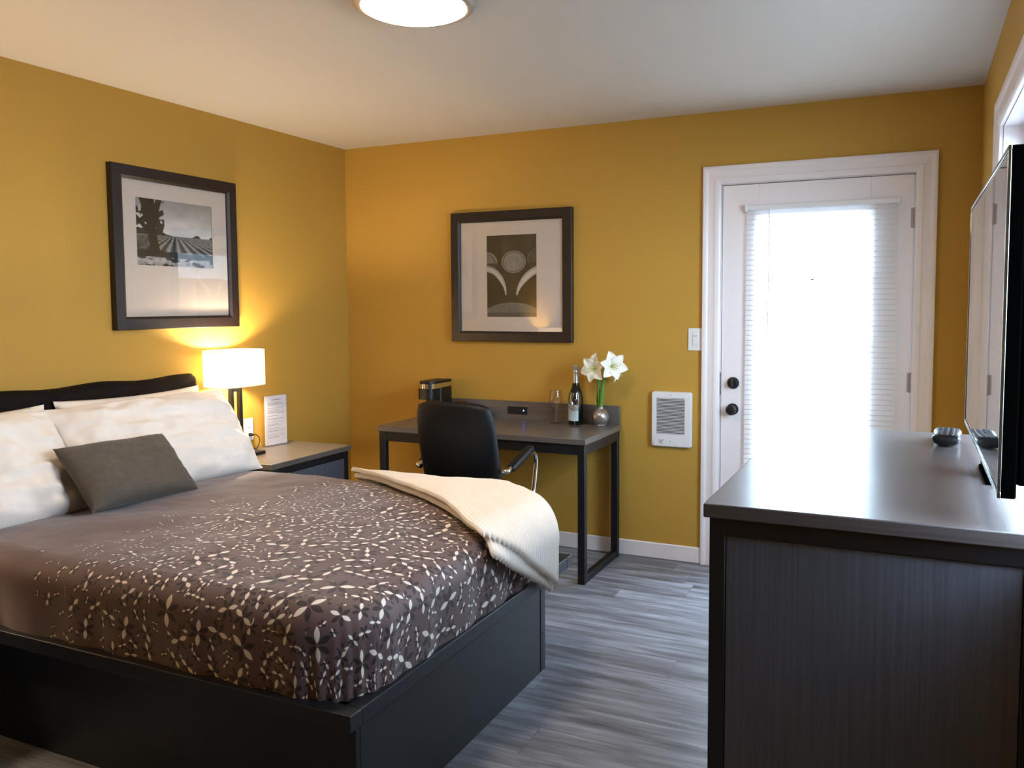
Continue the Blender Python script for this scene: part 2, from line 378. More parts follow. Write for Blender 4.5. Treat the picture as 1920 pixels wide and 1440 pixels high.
for z in (1.84, 1.036, .25):
    b = MB(); b.tube([(3.381, -.004, z-.05), (3.381, -.004, z+.05)], .006, 10); b.box((3.363, 0.001, z-.048), (3.376, .0045, z+.048))
    b.build('hinge', 'hinge', door)
MB().box((2.4445, .0, .94), (2.4515, .03, 1.06)).build('strike_plate', 'hinge', door)

# mini blind hung on the door
bl = empty('mini_blind', (2.945, -.012, .18), 'white mini blind with closed slats hanging over the glass of the entrance door', 'blind')
BX0, BX1 = 2.575, 3.315
b = MB(); b.box((BX0, -.034, 1.912), (BX1, -.008, 1.938)); b.build('headrail', 'white_plastic', bl, bevel=.003)
for xx in (BX0-.002, BX1-.012): box((xx, -.038, 1.905), (xx+.014, -.002, 1.943)).build('mounting_bracket', 'white_plastic', bl, bevel=.002)
b = MB(); ang = R(54); zz = 1.903; i = 0
while zz > .2:
    w = .0125; rows = 4; vs = []
    for q in range(rows+1):
        s_ = -w+2*w*q/rows; bow = .0022*(1-(s_/w)**2)
        yy = -.021+s_*math.cos(ang)-bow*math.sin(ang)*1.0; z_ = zz+s_*math.sin(ang)-bow*math.cos(ang)
        vs += [(BX0+.006, yy, z_), (BX1-.006, yy, z_)]
    b.add(vs, [(2*q, 2*q+1, 2*q+3, 2*q+2) for q in range(rows)])
    zz -= .0262
b.build('slats', 'slat', bl, angle=80)
box((BX0+.006, -.032, .178), (BX1-.006, -.01, .19)).build('bottom_rail', 'white_plastic', bl, bevel=.003)
b = MB()
for x in (2.68, 2.945, 3.21): b.tube([(x, -.021, .185), (x, -.021, 1.92)], .0006, 5)
b.build('ladder_cords', 'white_plastic', bl)
MB().tube([(2.70, -.042, 1.915), (2.70, -.046, 1.86), (2.70, -.044, 1.2)], .0035, 8).build('tilt_wand', 'white_plastic', bl)

# ------------------------------------------------------------ framed pictures
def grid_print(name, parent, P0, U, V, nu, nv, fn):
    me = bpy.data.meshes.new(name); P0, U, V = Vector(P0), Vector(U), Vector(V)
    off = Vector(ORG[parent.name])
    vs = [tuple(P0+U*(i/nu)+V*(j/nv)-off) for j in range(nv+1) for i in range(nu+1)]
    fs = [(j*(nu+1)+i, j*(nu+1)+i+1, (j+1)*(nu+1)+i+1, (j+1)*(nu+1)+i) for j in range(nv) for i in range(nu)]
    me.from_pydata(vs, [], fs); ca = me.color_attributes.new('print', 'FLOAT_COLOR', 'POINT')
    k = 0
    for j in range(nv+1):
        for i in range(nu+1):
            g = max(0.004, min(1, fn(i/nu, j/nv))); g = g**2.2; ca.data[k].color = (g*1.03, g, g*.97, 1); k += 1
    me.materials.append(MT['print']); o = bpy.data.objects.new(name, me); col.objects.link(o); o.parent = parent
    return o
def N(x, y, s=1, o=0, oct_=3):
    return noise.fractal(Vector((x*s+o, y*s-o*1.7, o*.3)), 1, 2, oct_)
def vineyard(u, v):          # u right, v up
    # sky
    g = .62+.22*sst(.45, .9, 1-v)+.1*N(u, v, 3, 1)
    g = .60+.20*(1-sst(.5, .95, v))+.06*N(u, v*2, 4, 2)
    hill = .56-.13*sst(.15, .62, u)+.04*math.exp(-((u-.78)/.07)**2)*2+.02*N(u, 0, 9, 5)+.06*sst(.88, 1, u)
    if v < hill: g = .17+.06*N(u, v, 20, 3)
    if v < .47: g = .42+.08*N(u, v, 12, 9)
    if v < .45 and v > .2:        # vine rows running to the vanishing point
        vx, vy = .50, .50; a = (u-vx)/(vy-v+.02)
        g = .36+.2*math.sin(a*13)+.07*N(u, v, 25, 7)+.1*(.45-v)
        if u < .25: g = .3+.12*N(u, v, 15, 3)
    if v < .24+.03*N(u, 0, 6, 11)-.03*u: g = .13+.05*N(u, v, 15, 2)
    if v < .15-.03*u:
        n = N(u, v*2.2, 6, 4); g = .62 if n > .0 else .16
        g += .12*N(u, v, 20, 8)
    # tree
    tx = .19+.03*math.sin(v*5)
    w = .055+.05*(1-sst(.18, .32, v))+.03*sst(.6, .8, v)
    if v > .18 and abs(u-tx-.02*N(0, v, 6, 3)) < w: g = .08+.03*N(u, v, 30, 3)
    for (x0, y0, x1, y1, t) in ((.2, .6, .08, 1.0, .03), (.2, .55, .3, 1.0, .035), (.19, .5, 0, .72, .03)):
        dx, dy = x1-x0, y1-y0; q = max(0, min(1, ((u-x0)*dx+(v-y0)*dy)/(dx*dx+dy*dy)))
        if math.hypot(u-x0-q*dx, v-y0-q*dy) < t: g = .09
    if v > .5 and u < .36:
        n = N(u, v, 9, 21)+.25*(1-abs(u-.15)/.2)
        if n > .15: g = min(g, .15+.08*N(u, v, 30, 2))
    return g
def barrels(u, v):
    g = .13+.05*N(u, v*.4, 4, 3)
    if v > .76 and .3 < u: g = .2+.05*N(u, v, 5, 8)
    def barrel(cx, cy, rx, ry, face, rim, w=.2, open_=0):
        nonlocal g
        r = math.hypot((u-cx)/rx, ((max(v-cy, 0) if open_ else v-cy))/ry)
        if open_: w = w*(.3+.7*sst(.24, .5, v))
        if r < 1:
            g = face+.05*N(u*3, v, 8, cx*9) if r < 1-w else rim*(.75+.35*math.sin((r-1+w)/w*PI))+.05*N(u*5, v*5, 9, 3)
            if abs(r-(1-w)) < .025: g = .1
    barrel(0, .67, .22, .125, .42, .45, .25); barrel(1.0, .70, .2, .12, .25, .3, .22)
    barrel(.54, .67, .24, .135, .50, .48, .14)
    if v < .655 and r_(u, v, .54, .60, .3, .14) > 1 or v < .54: g = min(g, .2+.04*N(u, v, 5, 2)) if r_(u, v, .54, .62, .2, .14) > 1 else g
    barrel(-.02, .30, .42, .33, .1, .66, .26, 1); barrel(1.14, .24, .56, .39, .12, .70, .26, 1)
    if v < .27: g = .13+.04*N(u, v, 6, 1)
    r = r_(u, v, .5, -.02, .62, .20)
    if r < 1: g = .42+.06*N(u, v, 6, 6)
    if r < 1 and v < .06: g = .3
    return g
def r_(u, v, cx, cy, rx, ry): return math.hypot((u-cx)/rx, (v-cy)/ry)
def picture(root, ax, p0, p1, im0, im1, fn, fw_=.062, d=.032, sgn=1, nu=150, nv=190):
    """ax 'y': hangs on the back wall, coordinates (x,z); ax 'x': hangs on the left wall, coordinates (y,z)"""
    def P(a, z, dep): return (a, -dep, z) if ax == 'y' else (dep, a, z)
    (a0, z0), (a1, z1) = p0, p1
    b = MB()
    prof = [(0, 0), (0, d-.003), (.003, d), (fw_-.012, d), (fw_-.004, d-.006), (fw_, d-.009), (fw_, 0)]
    cor = [(a0, z0, 1, 1), (a1, z0, -1, 1), (a1, z1, -1, -1), (a0, z1, 1, -1)]; n = len(prof)
    vs = [P(a+sa*o_, z+sz*o_, dd+.001) for a, z, sa, sz in cor for o_, dd in prof]
    fs = [(i*n+k, i*n+(k+1) % n, ((i+1) % 4)*n+(k+1) % n, ((i+1) % 4)*n+k) for i in range(4) for k in range(n)]
    b.add(vs, fs); b.build('frame', 'frame_wood', root)
    # mat board with a window cut in it
    i0, j0 = im0; i1, j1 = im1; A0, A1, Z0, Z1 = a0+fw_-.002, a1-fw_+.002, z0+fw_-.002, z1-fw_+.002
    b = MB()
    for (xa, za, xb, zb) in ((A0, Z0, A1, j0), (A0, j1, A1, Z1), (A0, j0, i0, j1), (i1, j0, A1, j1)):
        b.box(P(xa, za, .010), P(xb, zb, .014))
    b.build('mat_board', 'mat_board', root, smooth=False)
    grid_print('photo_print', root, P(i0-.004, j0-.004, .009), Vector(P(i1+.004, 0, 0))-Vector(P(i0-.004, 0, 0)), Vector((0, 0, j1-j0+.008)), nu, nv, fn)
    MB().box(P(A0, Z0, .0185), P(A1, Z1, .0200)).build('glass', 'picture_glass', root, smooth=False)
e = empty('framed_picture', (1.2, 0, 1.208), 'dark wood framed black and white photograph of wine barrels hanging above the desk', 'picture')
picture(e, 'y', (.803, 1.208), (1.6, 1.985), (1.041, 1.357), (1.370, 1.842), barrels)
e = empty('framed_picture', (0, -1.4, 1.33), 'dark wood framed black and white photograph of a tree and vineyard above the bed', 'picture')
e.location = (0, -1.382, 1.317); ORG[e.name] = tuple(e.location)
picture(e, 'x', (-1.766, 1.317), (-.996, 2.09), (-1.625, 1.626), (-1.156, 1.948), lambda u, v: vineyard(u, v), nu=190, nv=140)

# ------------------------------------------------------------ bed
bed = empty('bed_frame', (1.1, -2.08, 0), 'black platform bed frame with panelled base and dark upholstered headboard against the left wall', 'bed')
BY0, BY1, BXF = -2.82, -1.345, 2.13
b = MB()
zr0, zr1 = .355, .40
for a, c in (((.06, BY0, zr0), (BXF, BY0+.05, zr1)), ((.06, BY1-.05, zr0), (BXF, BY1, zr1)), ((BXF-.05, BY0+.05, zr0), (BXF, BY1-.05, zr1))): b.box(a, c)
b.build('rail', 'bed_panel', bed, bevel=.003)
box((.08, BY0+.05, .33), (BXF-.05, BY1-.05, .37)).build('deck', 'bed_side', bed, smooth=False)
box((2.085, -2.74, .0), (2.10, -1.60, .355)).build('foot_panel', 'bed_panel', bed, bevel=.002)
box((2.06, -1.593, .0), (2.10, -1.55, .355)).build('corner_post', 'bed_panel', bed, bevel=.002)
lat('bolt_cap', [(0, 0), (.006, 0), (.005, .002), (0, .003)], (2.10, -1.572, .15), 'black_plastic', bed, M=Matrix.Rotation(R(90), 3, 'Y'), n=16)
box((.1, -2.76, .0), (2.10, -2.742, .355)).build('side_panel', 'bed_side', bed, bevel=.002)
box((.1, -1.60, .0), (2.06, -1.585, .355)).build('side_panel', 'bed_side', bed, bevel=.002)
def hb(u, v):
    y = -2.92+(1.578)*u; z = .15+v*.93
    ed = min(u, 1-u)*1.6
    x = .088+.012*math.sin(u*PI*8)**2*sst(0, .1, v)*sst(0, .15, 1-v)+.004*N(y, z, 8)
    x -= .03*(1-min(1, ed/.03))**2+.03*(1-min(1, (1-v)*.93/.03))**2
    z += .006*math.sin(u*21)*sst(.9, 1, v)
    return (x, y, z)
b = MB(); b.grid(90, 60, hb); b.grid(90, 60, lambda u, v: (.012, hb(u, v)[1], hb(u, v)[2]))
for (fa) in (lambda t: (0, t), lambda t: (1, t), lambda t: (t, 1), lambda t: (t, 0)):
    b.grid(60, 1, lambda t, w, fa=fa: (hb(*fa(t))[0]*(1-w)+.012*w, hb(*fa(t))[1], hb(*fa(t))[2]))
b.build('headboard', 'headboard', bed, weld=True, angle=60)

# rounded slab shape: used for mattress and duvet. m in 0..1 top, 1..2 side
def slab(x0, x1, y0, y1, zt, zb, rc, re, N_=110, puff=0, wr=0, seed=0, headopen=True, hem=.01):
    """square topology grid wrapped over a rounded box; returns verts, faces, uvs"""
    cx, cy, hx, hy = (x0+x1)/2, (y0+y1)/2, (x1-x0)/2, (y1-y0)/2
    def bound(a, c):      # point on rounded rect boundary for square-boundary direction (a,c), max(|a|,|c|)=1, plus outward normal
        px, py = a*hx, c*hy
        ix, iy = max(-hx+rc, min(hx-rc, px)), max(-hy+rc, min(hy-rc, py))
        dx, dy = px-ix, py-iy; l = math.hypot(dx, dy)
        if l < 1e-9:
            return px, py, 0, 0
        return ix+dx/l*rc, iy+dy/l*rc, dx/l, dy/l
    ms = []; n1 = int(N_*.72)
    for k in range(-N_, N_+1): ms.append(k/N_)
    vs = []; uvs = []; mt = .72
    def pt(a, c):
        m_ = max(abs(a), abs(c))
        if m_ < 1e-9: return (cx, cy, zt+puff), (cx, cy)
        bx, by, nx, ny = bound(a/m_, c/m_)
        arc = re*PI/2; side = (zt-zb-re)
        if m_ <= mt:
            q = m_/mt; fx = 1-re/hx; fy = 1-re/hy
            X, Y = bx*q*fx if nx else bx*q*fx, by*q*fy
            z = zt+puff*(1-q**4); U, V = X, Y; drop = 0; out = 0
        else:
            q = (m_-mt)/(1-mt)*(arc+side); fx = 1-re/hx; fy = 1-re/hy
            X, Y = bx*fx, by*fy
            if q < arc: th = q/re; out = re*math.sin(th); drop = re*(1-math.cos(th))
            else: out = re; drop = re+q-arc
            l = math.hypot(nx, ny) or 1
            U, V = X+nx/l*q, Y+ny/l*q
            X += nx/l*out; Y += ny/l*out; z = zt-drop
            if wr:
                fold = math.sin((X*nx*0+bx*ny*ny*1+by*nx*nx)*24+seed+4*N(bx, by, 2, seed))*.5+.5
                am = wr*sst(0, side+arc, q); X += nx/l*(-am*fold); Y += ny/l*(-am*fold)
        if wr:
            n = N(X, Y, 2.2, seed)*wr*.9+N(X, Y, 6, seed+3)*wr*.35
            z += n*(1-sst(.6, 1.0, m_))
        return (cx+X, cy+Y, z), (cx+U, cy+V)
    L = len(ms)
    for a in ms:
        for c in ms:
            p, uv = pt(a, c); vs.append(p); uvs.append(uv)
    fs = [(i*L+j, (i+1)*L+j, (i+1)*L+j+1, i*L+j+1) for i in range(L-1) for j in range(L-1)]
    return vs, fs, uvs
v_, f_, uv_ = slab(.11, 2.06, -2.75, -1.41, .59, .372, .06, .05, 50)
mb = MB(); mb.add(v_, f_); o = mb.build('mattress', 'sheet', None, angle=60)
tag(o, 'mattress in a white fitted sheet lying on the bed frame under the duvet', 'mattress')
mb = MB()
DU0, DU1, DV0, DV1 = .385, 2.122, -2.80, -1.36
v_, f_, uv_ = slab(DU0, DU1, DV0, DV1, .642, .392, .11, .095, 150, puff=.014, wr=.012, seed=3)
def fixz(p):       # the head end of the duvet lies thin on the mattress
    x, y, z = p
    return (x, y, z)
mb.v = [fixz(p) for p in v_]; mb.f = f_; mb.mi = [0]*len(f_); mb.uv = uv_
DV = mb.v
duvet = mb.build('duvet', 'duvet', None, angle=80)
tag(duvet, 'taupe duvet printed with white and dark leaf rosettes spread over the bed', 'duvet')

# pillows and cushion
def pillow(w, h, t, seed, wr=.012, pinch=.05, nu=64, nv=44):
    mb = MB()
    def P(u, v, sg):
        a, c = 2*u-1, 2*v-1
        x = a*w/2*(1-pinch*(1-c*c)*abs(a)**3); y = c*h/2*(1-pinch*1.4*(1-a*a)*abs(c)**3)
        th = t/2*((1-a**4)*(1-c**4))**.55
        n = N(a*w*3, c*h*3, 1.2, seed)*wr*1.6+N(a*w*2+c*1.5, c*h*9, 1.3, seed+5)*wr*.7
        return (x, y, sg*(th+n*min(1, th/(t*.25))))
    mb.grid(nu, nv, lambda u, v: P(u, v, 1)); mb.grid(nu, nv, lambda u, v: P(u, v, -1))
    return mb
def put_pillow(name, mb, mat, base, lean, rz=0, roll=0, label=None, cat='pillow', group=None, extra=None):
    """local x = width (along world y), local y = height (leaning), local z = front normal"""
    M = Matrix.Rotation(rz, 4, 'Z') @ Matrix.Rotation(R(90), 4, 'Z') @ Matrix.Rotation(R(90)-lean, 4, 'X') @ Matrix.Rotation(roll, 4, 'Z')
    o = mb.build(name, mat, None, weld=True, angle=70)
    o.matrix_world = Matrix.Translation(base) @ M
    return tag(o, label, cat, group)
# leaning pillows: lean measured from the vertical, fronts face +x
put_pillow('pillow', pillow(.78, .46, .11, 31), 'pillowcase', (.160, -1.75, .808), R(16), label='white pillow upright against the headboard behind the right front pillow')
put_pillow('pillow', pillow(.72, .46, .11, 37), 'pillowcase', (.160, -2.54, .80), R(16), label='white pillow against the headboard behind the left front pillow')
put_pillow('pillow', pillow(.92, .47, .17, 4, .020, .025), 'pillowcase', (.310, -1.770, .815), R(36), rz=R(-2), label='large white pillow nearest the table lamp, leaning behind the small taupe cushion')
put_pillow('pillow', pillow(.77, .47, .17, 9, .020, .0), 'pillowcase', (.315, -2.60, .812), R(36), rz=R(2), label='white pillow at the left edge of the photo leaning on the headboard')
cu = put_pillow('cushion', pillow(.51, .31, .13, 14, .005, .06), 'cushion', (.525, -2.125, .768), R(43), rz=R(2), roll=R(-2), label='small rectangular taupe tweed cushion leaning on the white pillows', cat='cushion')

# cream throw laid over the far foot corner
from mathutils.bvhtree import BVHTree
bvh = BVHTree.FromPolygons([Vector(p) for p in DV], f_)
def surf(sx, sy):
    """walk from the top over the foot edge: sx beyond the edge rolls down"""
    re = .095; xe = DU1-re+.012; 
    ye = DV1-re+.012
    ox = 0; dz = 0; x = sx; nrm = Vector((0, 0, 1))
    if sx > xe:
        q = sx-xe; r = re+.012; arc = r*PI/2
        if q < arc: x = xe+r*math.sin(q/r); dz = r*(1-math.cos(q/r)); nrm = Vector((math.sin(q/r), 0, math.cos(q/r)))
        else: x = xe+r; dz = r+q-arc; nrm = Vector((1, 0, 0))
    y = sy; dz2 = 0
    if sy > ye:
        q = sy-ye; r = re+.012; arc = r*PI/2
        if q < arc: y = ye+r*math.sin(q/r); dz2 = r*(1-math.cos(q/r)); n2 = Vector((0, math.sin(q/r), math.cos(q/r)))
        else: y = ye+r; dz2 = r+q-arc; n2 = Vector((0, 1, 0))
        nrm = (nrm+n2).normalized()
    z = .645
    hit = bvh.ray_cast(Vector((min(x, xe), min(y, ye), 1.2)), Vector((0, 0, -1)))
    if hit[0] is not None: z = hit[0].z+.004
    return Vector((x, y, z-dz-dz2)), nrm
def poly_at(P, t):
    ln = [math.dist(P[i], P[i+1]) for i in range(len(P)-1)]; L = sum(ln)*t
    for i, l in enumerate(ln):
        if L <= l or i == len(ln)-1:
            q = L/l; return (P[i][0]+(P[i+1][0]-P[i][0])*q, P[i][1]+(P[i+1][1]-P[i][1])*q)
        L -= l
def smooth_poly(P, n=60):
    P = [poly_at(P, i/n) for i in range(n+1)]
    for _ in range(14): P = [P[0]]+[((P[i-1][0]+2*P[i][0]+P[i+1][0])/4, (P[i-1][1]+2*P[i][1]+P[i+1][1])/4) for i in range(1, n)]+[P[n]]
    return P
def throw_layer(LP, RP, lift, th, ribs, seed, ext=0):
    LP = smooth_poly(LP); RP = smooth_poly(RP)
    mb = MB(); nu, nv = ribs*10, 130
    def pt(s, t, side):
        a = poly_at(LP, t); c = poly_at(RP, t)
        x, y = a[0]*(1-s)+c[0]*s, a[1]*(1-s)+c[1]*s
        scal = .015*abs(math.sin(PI*ribs*s))*sst(.96, 1, t)+ext*sst(.8, 1, t)
        x += scal*.8; y -= scal*.6*(1-s)
        p, n = surf(x, y)
        fold = .5*(N(x, y, 4, seed)*.010+N(x, y, 2, seed+2)*.012)
        rib = .007*abs(math.sin(PI*ribs*s))
        edge = min(1, min(s, 1-s)/.02, t/.02, (1-t)/.010)
        rnd = math.sqrt(max(0, 1-(1-edge)**2))
        mid = lift+max(0, fold+.004)
        return p+n*(mid+(th*.5+rib)*rnd if side > 0 else mid-th*.5*rnd)
    mb.grid(nu, nv, lambda s, t: pt(s, t, 1)); mb.grid(nu, nv, lambda s, t: pt(s, t, -1))
    return mb
LEFT = [(1.05, -1.39), (1.32, -1.52), (1.81, -1.82), (2.08, -2.07)]
RIGHT = [(1.07, -1.36), (1.5, -1.35), (1.84, -1.38), (2.04, -1.54), (2.18, -1.64), (2.37, -1.63)]
T1 = throw_layer(LEFT, RIGHT, .034, .013, 27, 2.0)
LEFT0 = [(1.08, -1.40), (1.35, -1.53), (1.83, -1.83), (2.11, -2.06)]
T0 = throw_layer(LEFT0, RIGHT, .011, .013, 27, 5.0, ext=.036)
o = T1.build('throw_blanket', 'throw', None, weld=True, angle=80)
tag(o, 'cream ribbed throw blanket folded and draped over the far foot corner of the bed', 'blanket')
T0.build('lower_layer', 'throw', o, weld=True, angle=80)

# ------------------------------------------------------------ nightstands and bedside lamps
def nightstand(loc, label):
    t = empty('nightstand', loc, label, 'nightstand', local=True)
    w, d, h = .65, .45, .625      # y, x, z ; origin at wall, centre of width
    box((0, -w/2, h-.028), (d, w/2, h)).build('top', 'desk_top', t, bevel=.002)
    b = MB(); x1 = d-.012
    for s_ in (-1, 1): b.box((.01, s_*(w/2-.012), 0), (x1, s_*(w/2-.04), h-.028))
    b.box((.01, -w/2+.04, h-.065), (x1, w/2-.04, h-.028)); b.box((.01, -w/2+.04, 0), (x1, w/2-.04, .05))
    b.build('carcass', 'black_metal', t, bevel=.002)
    for z0, z1 in ((.055, .30), (.305, .555)):
        dr = box((.03, -w/2+.043, z0), (x1-.004, w/2-.043, z1)).build('drawer', 'panel', t, bevel=.002)
    return t
ns1 = nightstand((.002, -.915, 0), 'grey topped black nightstand with drawers between the bed and the back corner')
ns2 = copy_tree(ns1); ns2.location = (.002, -3.27, 0); ns2['label'] = 'second grey topped nightstand on the near side of the bed'
LR = .16
def superell(a, rx, ry, p=3.2):
    c, s_ = math.cos(a), math.sin(a); k = (abs(c)**p+abs(s_)**p)**(-1/p); return rx*c*k, ry*s_*k
def lamp(loc, label):
    t = empty('table_lamp', loc, label, 'lamp', local=True)
    box((-.06, -.10, 0), (.06, .15, .018)).build('base', 'black_metal', t, bevel=.003)
    b = MB()
    b.box((-.011, -.041, .018), (.011, -.019, .375)); b.box((-.011, .019, .018), (.011, .041, .375)); b.box((-.011, -.019, .352), (.011, .019, .375)); b.box((-.011, -.019, .018), (.011, .019, .03))
    b.build('stem_frame', 'black_metal', t, bevel=.0015)
    b = MB(); b.tube([(0, 0, .375), (0, 0, .44)], .011, 16); b.build('socket', 'hinge', t)
    z0, z1 = .382, .572; n = 72; vs = []
    for zz in (z0, z1):
        for k in range(n):
            x, y = superell(2*PI*k/n, .112, .156); vs.append((x, y, zz))
    b = MB(); b.add(vs, [(k, (k+1) % n, n+(k+1) % n, n+k) for k in range(n)])
    sh = b.build('shade', 'shade', t, solid=.002)
    for zz in (z0+.002, z1-.002):
        pts = [(*superell(2*PI*k/n, .112, .156), zz) for k in range(n+1)]; MB().tube(pts, .002, 6, caps=False).build('shade_ring', 'white_plastic', sh)
    b = MB()
    b.tube([(0, -.155, z1-.012), (0, .155, z1-.012)], .0015, 6); b.tube([(-.111, 0, z1-.012), (.111, 0, z1-.012)], .0015, 6)
    b.build('spider', 'white_plastic', sh)
    l = bpy.data.lights.new('bulb_light', 'POINT'); l.energy = LAMP_W; l.color = (1, .80, .54); l.shadow_soft_size = .03
    lo = bpy.data.objects.new('bulb_light', l); col.objects.link(lo); lo.parent = t; lo.location = (0, 0, .49)
    return t
lp1 = lamp((.13, -1.145, .625), 'lit table lamp with white rounded rectangular shade and black open frame stem beside the bed')
lp2 = copy_tree(lp1); lp2.location = (.12, -3.14, .625); lp2['label'] = 'second lit lamp on the near side of the bed, seen only reflected in barrel picture'

# outlet with plug and cord
e = empty('wall_outlet', (0, -.925, .737), 'white duplex wall outlet above the nightstand with a black plug in it', 'outlet')
box((.001, -.960, .675), (.007, -.890, .799)).build('cover_plate', 'white_plastic', e, bevel=.002)
for z in (.708, .766):
    rc = box((.007, -.942, z-.016), (.009, -.908, z+.016)).build('receptacle', 'white_plastic', e, bevel=.004)
    b = MB(); b.box((.009, -.932, z-.002), (.0093, -.930, z+.007)); b.box((.009, -.920, z-.002), (.0093, -.918, z+.007)); b.build('slots', 'dark_slot', rc, smooth=False)
cord = MB().tube([(.01, -.922, .708), (.028, -.922, .708), (.036, -.90, .706), (.042, -.885, .69), (.045, -.883, .668), (.05, -.90, .646), (.07, -.94, .631), (.10, -.985, .631), (.12, -1.0, .636)], .0028, 10)
cord.tube([(.0095, -.922, .708), (.024, -.922, .708), (.032, -.918, .707)], [.010, .0095, .005], 14)
cord.tube([(.06, -.925, .632), (.03, -.96, .640), (.025, -1.0, .65), (.05, -1.05, .632), (.07, -1.07, .632)], .0028, 10)
tag(cord.build('lamp_cord', 'black_plastic'), 'black lamp cord and plug looping from the outlet down to the nightstand', 'cord')
# notice in clear holder
e = empty('notice_holder', (.045, -.75, .625), 'tall white printed notice in a clear stand on the nightstand against the wall', 'sign', rz=R(-8), local=True)
box((-.001, -.078, .004), (.001, .078, .288)).build('paper_sheet', 'paper', e, smooth=False)
b = MB(); b.box((.0022, -.081, 0), (.0038, .081, .291)); b.box((-.004, -.081, 0), (-.0025, .081, .291)); b.box((-.03, -.081, 0), (.035, .081, .002)); b.build('acrylic_stand', 'acrylic', e, smooth=False)
b = MB(); random.seed(3)
def words(y0, y1, z, h):
    y = y0
    while y < y1:
        w = random.uniform(.005, .012); b.box((.0011, y, z), (.0014, min(y1, y+w), z+h)); y += w+.002
words(-.028, .03, .262, .0035)
for z in (.247, .242, .237, .232, .216, .205, .198, .192, .186, .170, .155, .149, .135, .122, .116, .100, .086, .080, .062, .050, .044): words(-.058, random.choice((.02, .045, .058, .058)), z, .0016)
b.build('printed_text', 'ink', e, smooth=False)

# ------------------------------------------------------------ desk
desk = empty('desk', (1.27, -.32, 0), 'grey topped writing desk with black metal hoop legs against the back wall', 'desk')
X0, X1, Y0, Y1, ZT = .642, 1.902, -.60, -.04, .750
box((X0, Y0, ZT-.03), (X1, Y1, ZT)).build('top', 'desk_top', desk, bevel=.002)
box((X0, Y1, ZT-.03), (X1-.012, Y1+.024, .855)).build('back_panel', 'desk_top', desk, bevel=.002)
b = MB(); b.box((X0+.012, Y0+.012, ZT-.085), (X1-.012, Y0+.04, ZT-.03)); b.box((X0+.012, Y1-.03, ZT-.085), (X1-.012, Y1-.005, ZT-.03)); b.build('apron', 'black_metal', desk, bevel=.002)
for x in (X0+.008, X1-.046):
    for y in (Y0+.008, Y1-.042): box((x, y, 0), (x+.038, y+.038, ZT-.03)).build('leg', 'black_metal', desk, bevel=.002)
    box((x+.002, Y0+.046, 0), (x+.036, Y1-.042, .038)).build('floor_rail', 'black_metal', desk, bevel=.002)
    box((x+.002, Y0+.046, ZT-.085), (x+.036, Y1-.042, ZT-.03)).build('end_rail', 'black_metal', desk, bevel=.002)
e = empty('power_outlet', (1.255, Y1, .80), 'black power module with glowing blue light set in the desk back panel', 'outlet')
box((1.192, Y1-.006, .779), (1.318, Y1, .824)).build('housing', 'black_plastic', e, bevel=.002)
for x in (1.222, 1.258): box((x-.014, Y1-.0075, .786), (x+.014, Y1-.006, .817)).build('socket', 'dark_slot', e, bevel=.001)
MB().lathe([(0, 0), (.0042, 0), (.0038, .002), (0, .003)], (1.297, Y1-.006, .802), 16, M=MY).build('indicator_light', 'led', e)

# wine glasses
def wineglass(loc, label):
    prof = [(.034, 0), (.033, .0015), (.008, .005), (.0042, .012), (.0038, .075), (.006, .083), (.018, .091), (.030, .105), (.0375, .125), (.0385, .145), (.035, .172), (.0315, .192), (.0325-.0015, .1922), (.0340, .172), (.0372, .145), (.036, .125), (.0285, .107), (.016, .094), (.0, .088)]
    o = MB().lathe([(0, 0)]+prof, (0, 0, 0), 48).build('wine_glass', 'wine_glass', None, angle=60)
    o.location = loc; return tag(o, label, 'wine glass')
wineglass((1.538, -.125, ZT), 'empty stemmed wine glass on the desk standing left of the bottle')
wineglass((1.685, -.205, ZT), 'empty stemmed wine glass on the desk standing in front of the bottle')
e = empty('wine_bottle', (1.66, -.12, ZT), 'dark sparkling wine bottle with silver foil neck and pale label on the desk', 'bottle')
c = (1.66, -.12, ZT)
MB().lathe([(0, .002), (.038, .002), (.042, .008), (.0425, .13), (.0415, .15), (.034, .185), (.023, .215), (.0165, .24), (.015, .262)], c, 40).build('glass_body', 'bottle', e)
MB().lathe([(.0175, .232), (.0165, .262), (.0155, .292), (.018, .294), (.0185, .302), (.0165, .306), (.0165, .314), (.019, .320), (.0185, .33), (.012, .338), (0, .34)], c, 32).build('foil_neck', 'foil', e)
b = MB(); n = 24
vs = []
for k in range(n+1):
    a = R(-165)+R(115)*k/n
    for z in (.025, .115): vs.append((c[0]+.0432*math.cos(a), c[1]+.0432*math.sin(a), ZT+z))
b.add(vs, [(2*k, 2*k+2, 2*k+3, 2*k+1) for k in range(n)]); b.build('paper_label', 'label', e)

# amaryllis in a silver vase
e = empty('silver_vase', (1.80, -.10, ZT), 'round mottled silver bud vase holding white lilies at the right end of the desk', 'vase')
vc = (1.80, -.10, ZT)
MB().lathe([(0, .003), (.03, .003), (.034, .0), (.036, .003), (.033, .007), (.044, .022), (.0505, .045), (.047, .068), (.034, .085), (.02, .094), (.0185, .105), (.0195, .108), (.0165, .108), (.016, .095), (.03, .08), (.042, .06), (.04, .03), (0, .012)], vc, 48).build('body', 'vase', e, angle=50)
fl = empty('amaryllis', (1.80, -.10, ZT+.10), 'white amaryllis blooms on green stems standing in the silver vase', 'flower')
def curve(p0, p1, p2, n=14):
    return [Vector(p0)*(1-t)**2+Vector(p1)*2*t*(1-t)+Vector(p2)*t*t for t in [i/n for i in range(n+1)]]
zb = ZT+.055
s1 = curve((1.80, -.10, zb), (1.806, -.105, ZT+.18), (1.835, -.125, ZT+.295)); s2 = curve((1.795, -.098, zb), (1.785, -.10, ZT+.16), (1.80, -.12, ZT+.285))
